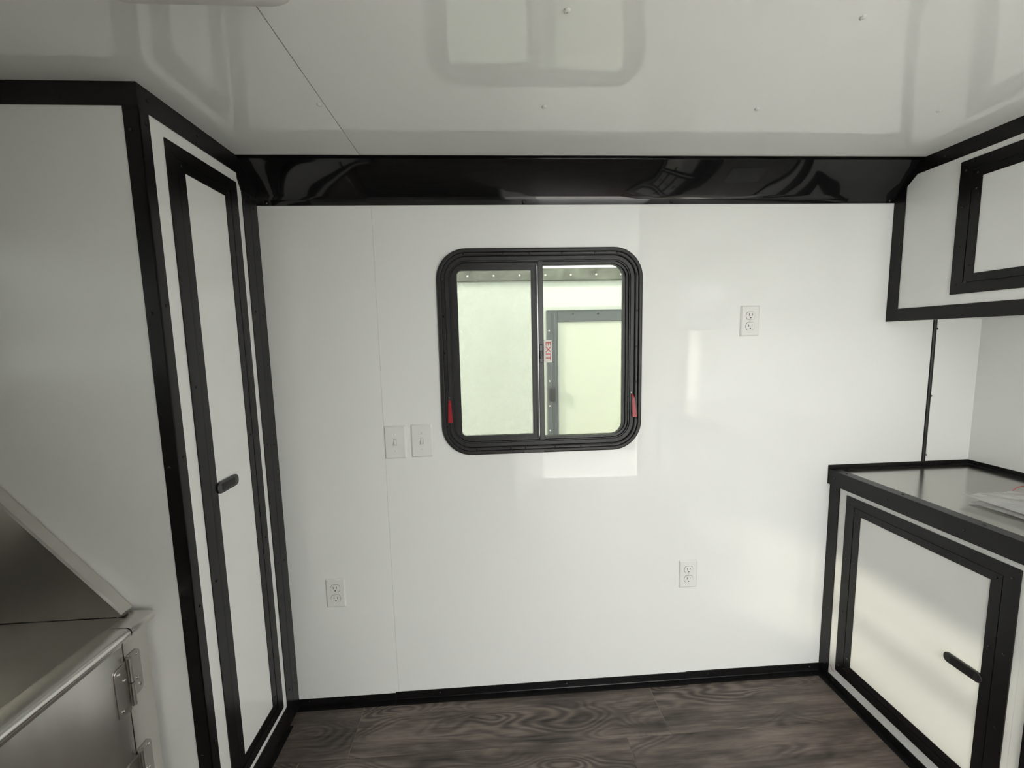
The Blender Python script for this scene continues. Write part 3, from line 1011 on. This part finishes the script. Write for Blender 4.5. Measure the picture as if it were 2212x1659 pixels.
# sloping splash of the far end: flat sheet plus boxed top edge
SX, SZ, BX, BZ = -1.1085, RZ + 0.003, -1.500, 1.215
prism('end_splash', 'y', [(SX, SZ - 0.016), (SX, SZ), (BX, BZ), (XBK, BZ), (XBK, SZ - 0.016)], TY0 - 0.004, TY0 - 0.001, M['steel'], tub)
d = Vector((BX - SX, BZ - SZ)).normalized()
n = Vector((d.y, -d.x)) * -1
if n.y < 0:
    n = -n
bm = bmesh.new()
TW = 0.021
for (p0, p1) in (((SX, SZ), (BX, BZ)),):
    ring = []
    for t in range(25):
        q = Vector(p0).lerp(Vector(p1), t / 24)
        sec = [(-TW, -0.012), (-TW, 0.0), (-TW + 0.004, 0.004), (0.006, 0.0045), (0.0095, 0.003), (0.0095, -0.004)]
        ring.append([bm.verts.new((q.x + n.x * s, TY0 + a, q.y + n.y * s)) for a, s in sec])
    for a, b in zip(ring, ring[1:]):
        for i in range(5):
            bm.faces.new((a[i], a[i + 1], b[i + 1], b[i]))
    bm.faces.new(ring[0])
mesh_obj('splash_edge', bm, M['steel'], tub)
box('back_splash', XBK, XBK + 0.004, TY1, TY0 - 0.005, 0.505, BZ, M['steel'], tub)
prism('near_splash', 'y', [(SX, SZ - 0.25), (SX, SZ), (BX, BZ), (XBK + 0.005, BZ), (XBK + 0.005, 0.505), (SX, 0.505)], TY1, TY1 + 0.003, M['steel'], tub)
for (lx, ly) in ((TX - 0.03, TY0 - 0.04), (TX - 0.03, TY1 + 0.04), (XBK + 0.04, TY0 - 0.04), (XBK + 0.04, TY1 + 0.04)):
    box('leg', lx - 0.018, lx + 0.018, ly - 0.018, ly + 0.018, 0.0, 0.4995, M['steel'], tub, 0.002)

# hinges: round-cornered leaves and a barrel
def hinge(zt):
    z1, z0 = zt, zt - 0.125
    yb = SP + 0.006
    h = box('hinge', TX + 0.0005, TX + 0.003, SP - 0.001, SP + 0.012, z0 + 0.012, z1 - 0.004, M['steel_hinge'], tub)
    pts = rr_pts(yb - 0.036, yb - 0.004, z0 - 0.004, z1 - 0.008, (0.011, 0.001, 0.001, 0.006), 5)
    prism('leaf', 'x', pts, TX + 0.0003, TX + 0.0032, M['steel_hinge'], h, bevel=0.0005)
    pts = rr_pts(yb + 0.003, yb + 0.034, z0 + 0.018, z1 + 0.004, (0.001, 0.012, 0.012, 0.001), 5)
    prism('leaf', 'x', pts, TX + 0.0003, TX + 0.0026, M['steel_hinge'], h, bevel=0.0004)
    for (a, b) in ((z0 + 0.004, (z0 + z1) / 2 - 0.001), ((z0 + z1) / 2 + 0.001, z1)):
        pp = [(TX + 0.006 + 0.0058 * math.cos(2 * math.pi * k / 14), yb + 0.0058 * math.sin(2 * math.pi * k / 14)) for k in range(14)]
        prism('knuckle', 'z', pp, a, b, M['steel_hinge'], h, smooth=False)
    for (sy, sz) in ((yb - 0.026, z1 - 0.022), (yb - 0.014, z1 - 0.046), (yb - 0.026, z0 + 0.010), (yb + 0.024, z1 - 0.008), (yb + 0.018, z1 - 0.066), (yb + 0.026, z0 + 0.036)):
        screw((TX + 0.003, sy, sz), (1, 0, 0), h, 0.0040, 'chrome')
    return h


hinge(0.657)
hinge(0.412)

# ------------------------------------------------------------------ bag on the worktop
bag = empty('plastic_bag', (1.40, -0.50, ZC), 'clear plastic bag of leaflets lying on the aluminium worktop', 'bag')


def sheet(name, x0, x1, y0, y1, z, amp, seed, mat, n=16, rot=0.0, hump=0.0):
    bm = bmesh.new()
    g = {}
    cx, cy = (x0 + x1) / 2, (y0 + y1) / 2
    for i in range(n + 1):
        for j in range(n + 1):
            u, v = i / n, j / n
            x = x0 + (x1 - x0) * u
            yv = y0 + (y1 - y0) * v
            dz = amp * (0.5 + 0.5 * mnoise.noise(Vector((x * 22 + seed, yv * 22, seed)))) + hump * math.sin(math.pi * u) * math.sin(math.pi * v)
            c, s = math.cos(rot), math.sin(rot)
            g[i, j] = bm.verts.new((cx + (x - cx) * c - (yv - cy) * s, cy + (x - cx) * s + (yv - cy) * c, z + dz))
    for i in range(n):
        for j in range(n):
            bm.faces.new((g[i, j], g[i + 1, j], g[i + 1, j + 1], g[i, j + 1]))
    bmesh.ops.solidify(bm, geom=list(bm.faces), thickness=0.0004)
    return mesh_obj(name, bm, mat, bag, smooth=True)


sheet('leaflet', 1.275, 1.480, -0.62, -0.345, ZC + 0.002, 0.003, 3.1, M['paper'], 14, 0.05, 0.004)
sheet('leaflet', 1.290, 1.500, -0.64, -0.370, ZC + 0.007, 0.005, 8.4, M['paper'], 14, -0.10, 0.006)
sheet('film', 1.262, 1.520, -0.66, -0.332, ZC + 0.0155, 0.012, 5.2, M['film'], 26, 0.02, 0.010)
bm = bmesh.new()  # red wire lying along the bag edge
cps = [Vector((1.440 + 0.13 * t, -0.333 + 0.022 * math.sin(2.6 * t + 0.2) , ZC + 0.020 + 0.008 * math.sin(3 * t))) for t in [k / 10 for k in range(11)]]
for a, b in zip(cps, cps[1:]):
    A = [bm.verts.new(a + Vector(o)) for o in ((0, 0.0012, 0), (0, 0, 0.0012), (0, -0.0012, 0), (0, 0, -0.0012))]
    B = [bm.verts.new(b + Vector(o)) for o in ((0, 0.0012, 0), (0, 0, 0.0012), (0, -0.0012, 0), (0, 0, -0.0012))]
    for i in range(4):
        bm.faces.new((A[i], A[(i + 1) % 4], B[(i + 1) % 4], B[i]))
tag(mesh_obj('bag_wire', bm, M['wire'], bag), 'red wire along the bag edge')

# ------------------------------------------------------------------ neighbouring trailer outside
D = 1.6
K = (1.4727 + D) / 1.4727


def ox(x):
    return -0.1925 + (x + 0.1925) * K


def oz(z):
    return 1.3872 + (z - 1.3872) * K


nt_ = empty('parked_trailer', (0.5, D, -0.5), 'white trailer parked outside the window with a grey-framed door', 'trailer')
DX0, DX1, DZ0, DZ1 = ox(0.0165), ox(0.0165) + 0.95, -0.25, oz(1.4900)
fw = 0.0865
box('side_wall', -4.5, 5.0, D, D + 2.2, -0.45, oz(1.5965), M['nwall'], nt_)
box('roof_rail', -4.5, 5.0, D - 0.03, D + 0.03, oz(1.5945), oz(1.6370), M['nrail'], nt_, 0.004)
for k in range(12):
    screw((-0.9 + 0.19 * k, D - 0.03, oz(1.612)), (0, -1, 0), nt_, 0.008, 'screw_white', 'rivet')
box('door_frame', DX0, DX0 + fw, D - 0.028, D, DZ0, DZ1, M['nframe'], nt_, 0.004)
box('door_frame', DX1 - fw, DX1, D - 0.028, D, DZ0, DZ1, M['nframe'], nt_, 0.004)
box('door_frame', DX0 + fw, DX1 - fw, D - 0.028, D, DZ1 - fw, DZ1, M['nframe'], nt_, 0.004)
nd = box('door_leaf', DX0 + fw, DX1 - fw, D - 0.012, D - 0.002, DZ0, DZ1 - fw, M['ndoor'], nt_)
for xx in (DX0 + 0.030, DX0 + 0.062):
    box('frame_ridge', xx, xx + 0.010, D - 0.034, D - 0.0275, DZ0, DZ1 - 0.03, M['nframe'], nt_, 0.002)
nh = box('door_latch', DX0 + 0.012, DX0 + 0.062, D - 0.060, D - 0.0345, oz(1.163), oz(1.213), M['screw_black'], nt_, 0.010, 2)
for k in range(6):
    screw((DX0 + 0.020, D - 0.028, DZ1 - 0.15 - 0.19 * k), (0, -1, 0), nt_, 0.007, 'screw_white', 'rivet')
for k in range(4):
    screw((DX0 + 0.2 + 0.19 * k, D - 0.028, DZ1 - 0.03), (0, -1, 0), nt_, 0.007, 'screw_black', 'rivet')
for wx in (-2.2, 3.0):
    bm = bmesh.new()
    bmesh.ops.create_cone(bm, cap_ends=True, segments=24, radius1=0.34, radius2=0.34, depth=0.22, matrix=Matrix.Translation((wx, D + 0.10, -0.26)) @ Matrix.Rotation(math.pi / 2, 4, 'X'))
    mesh_obj('wheel', bm, M['screw_black'], nt_)

# trailer on the doorway side of the lot, seen only as a reflection
pt2 = empty('parked_trailer', (0.5, -5.6, -0.5), 'white trailer parked across from the entry doorway', 'trailer')
box('side_wall', -3.0, 4.2, -7.8, -5.6, -0.45, 1.86, M['nwall'], pt2)
box('roof_rail', -3.0, 4.2, -5.63, -5.57, 1.86, 1.94, M['nrail'], pt2, 0.004)
for wx in (-1.4, 2.4):
    bm = bmesh.new()
    bmesh.ops.create_cone(bm, cap_ends=True, segments=24, radius1=0.34, radius2=0.34, depth=0.22, matrix=Matrix.Translation((wx, -5.70, -0.26)) @ Matrix.Rotation(math.pi / 2, 4, 'X'))
    mesh_obj('wheel', bm, M['screw_black'], pt2)
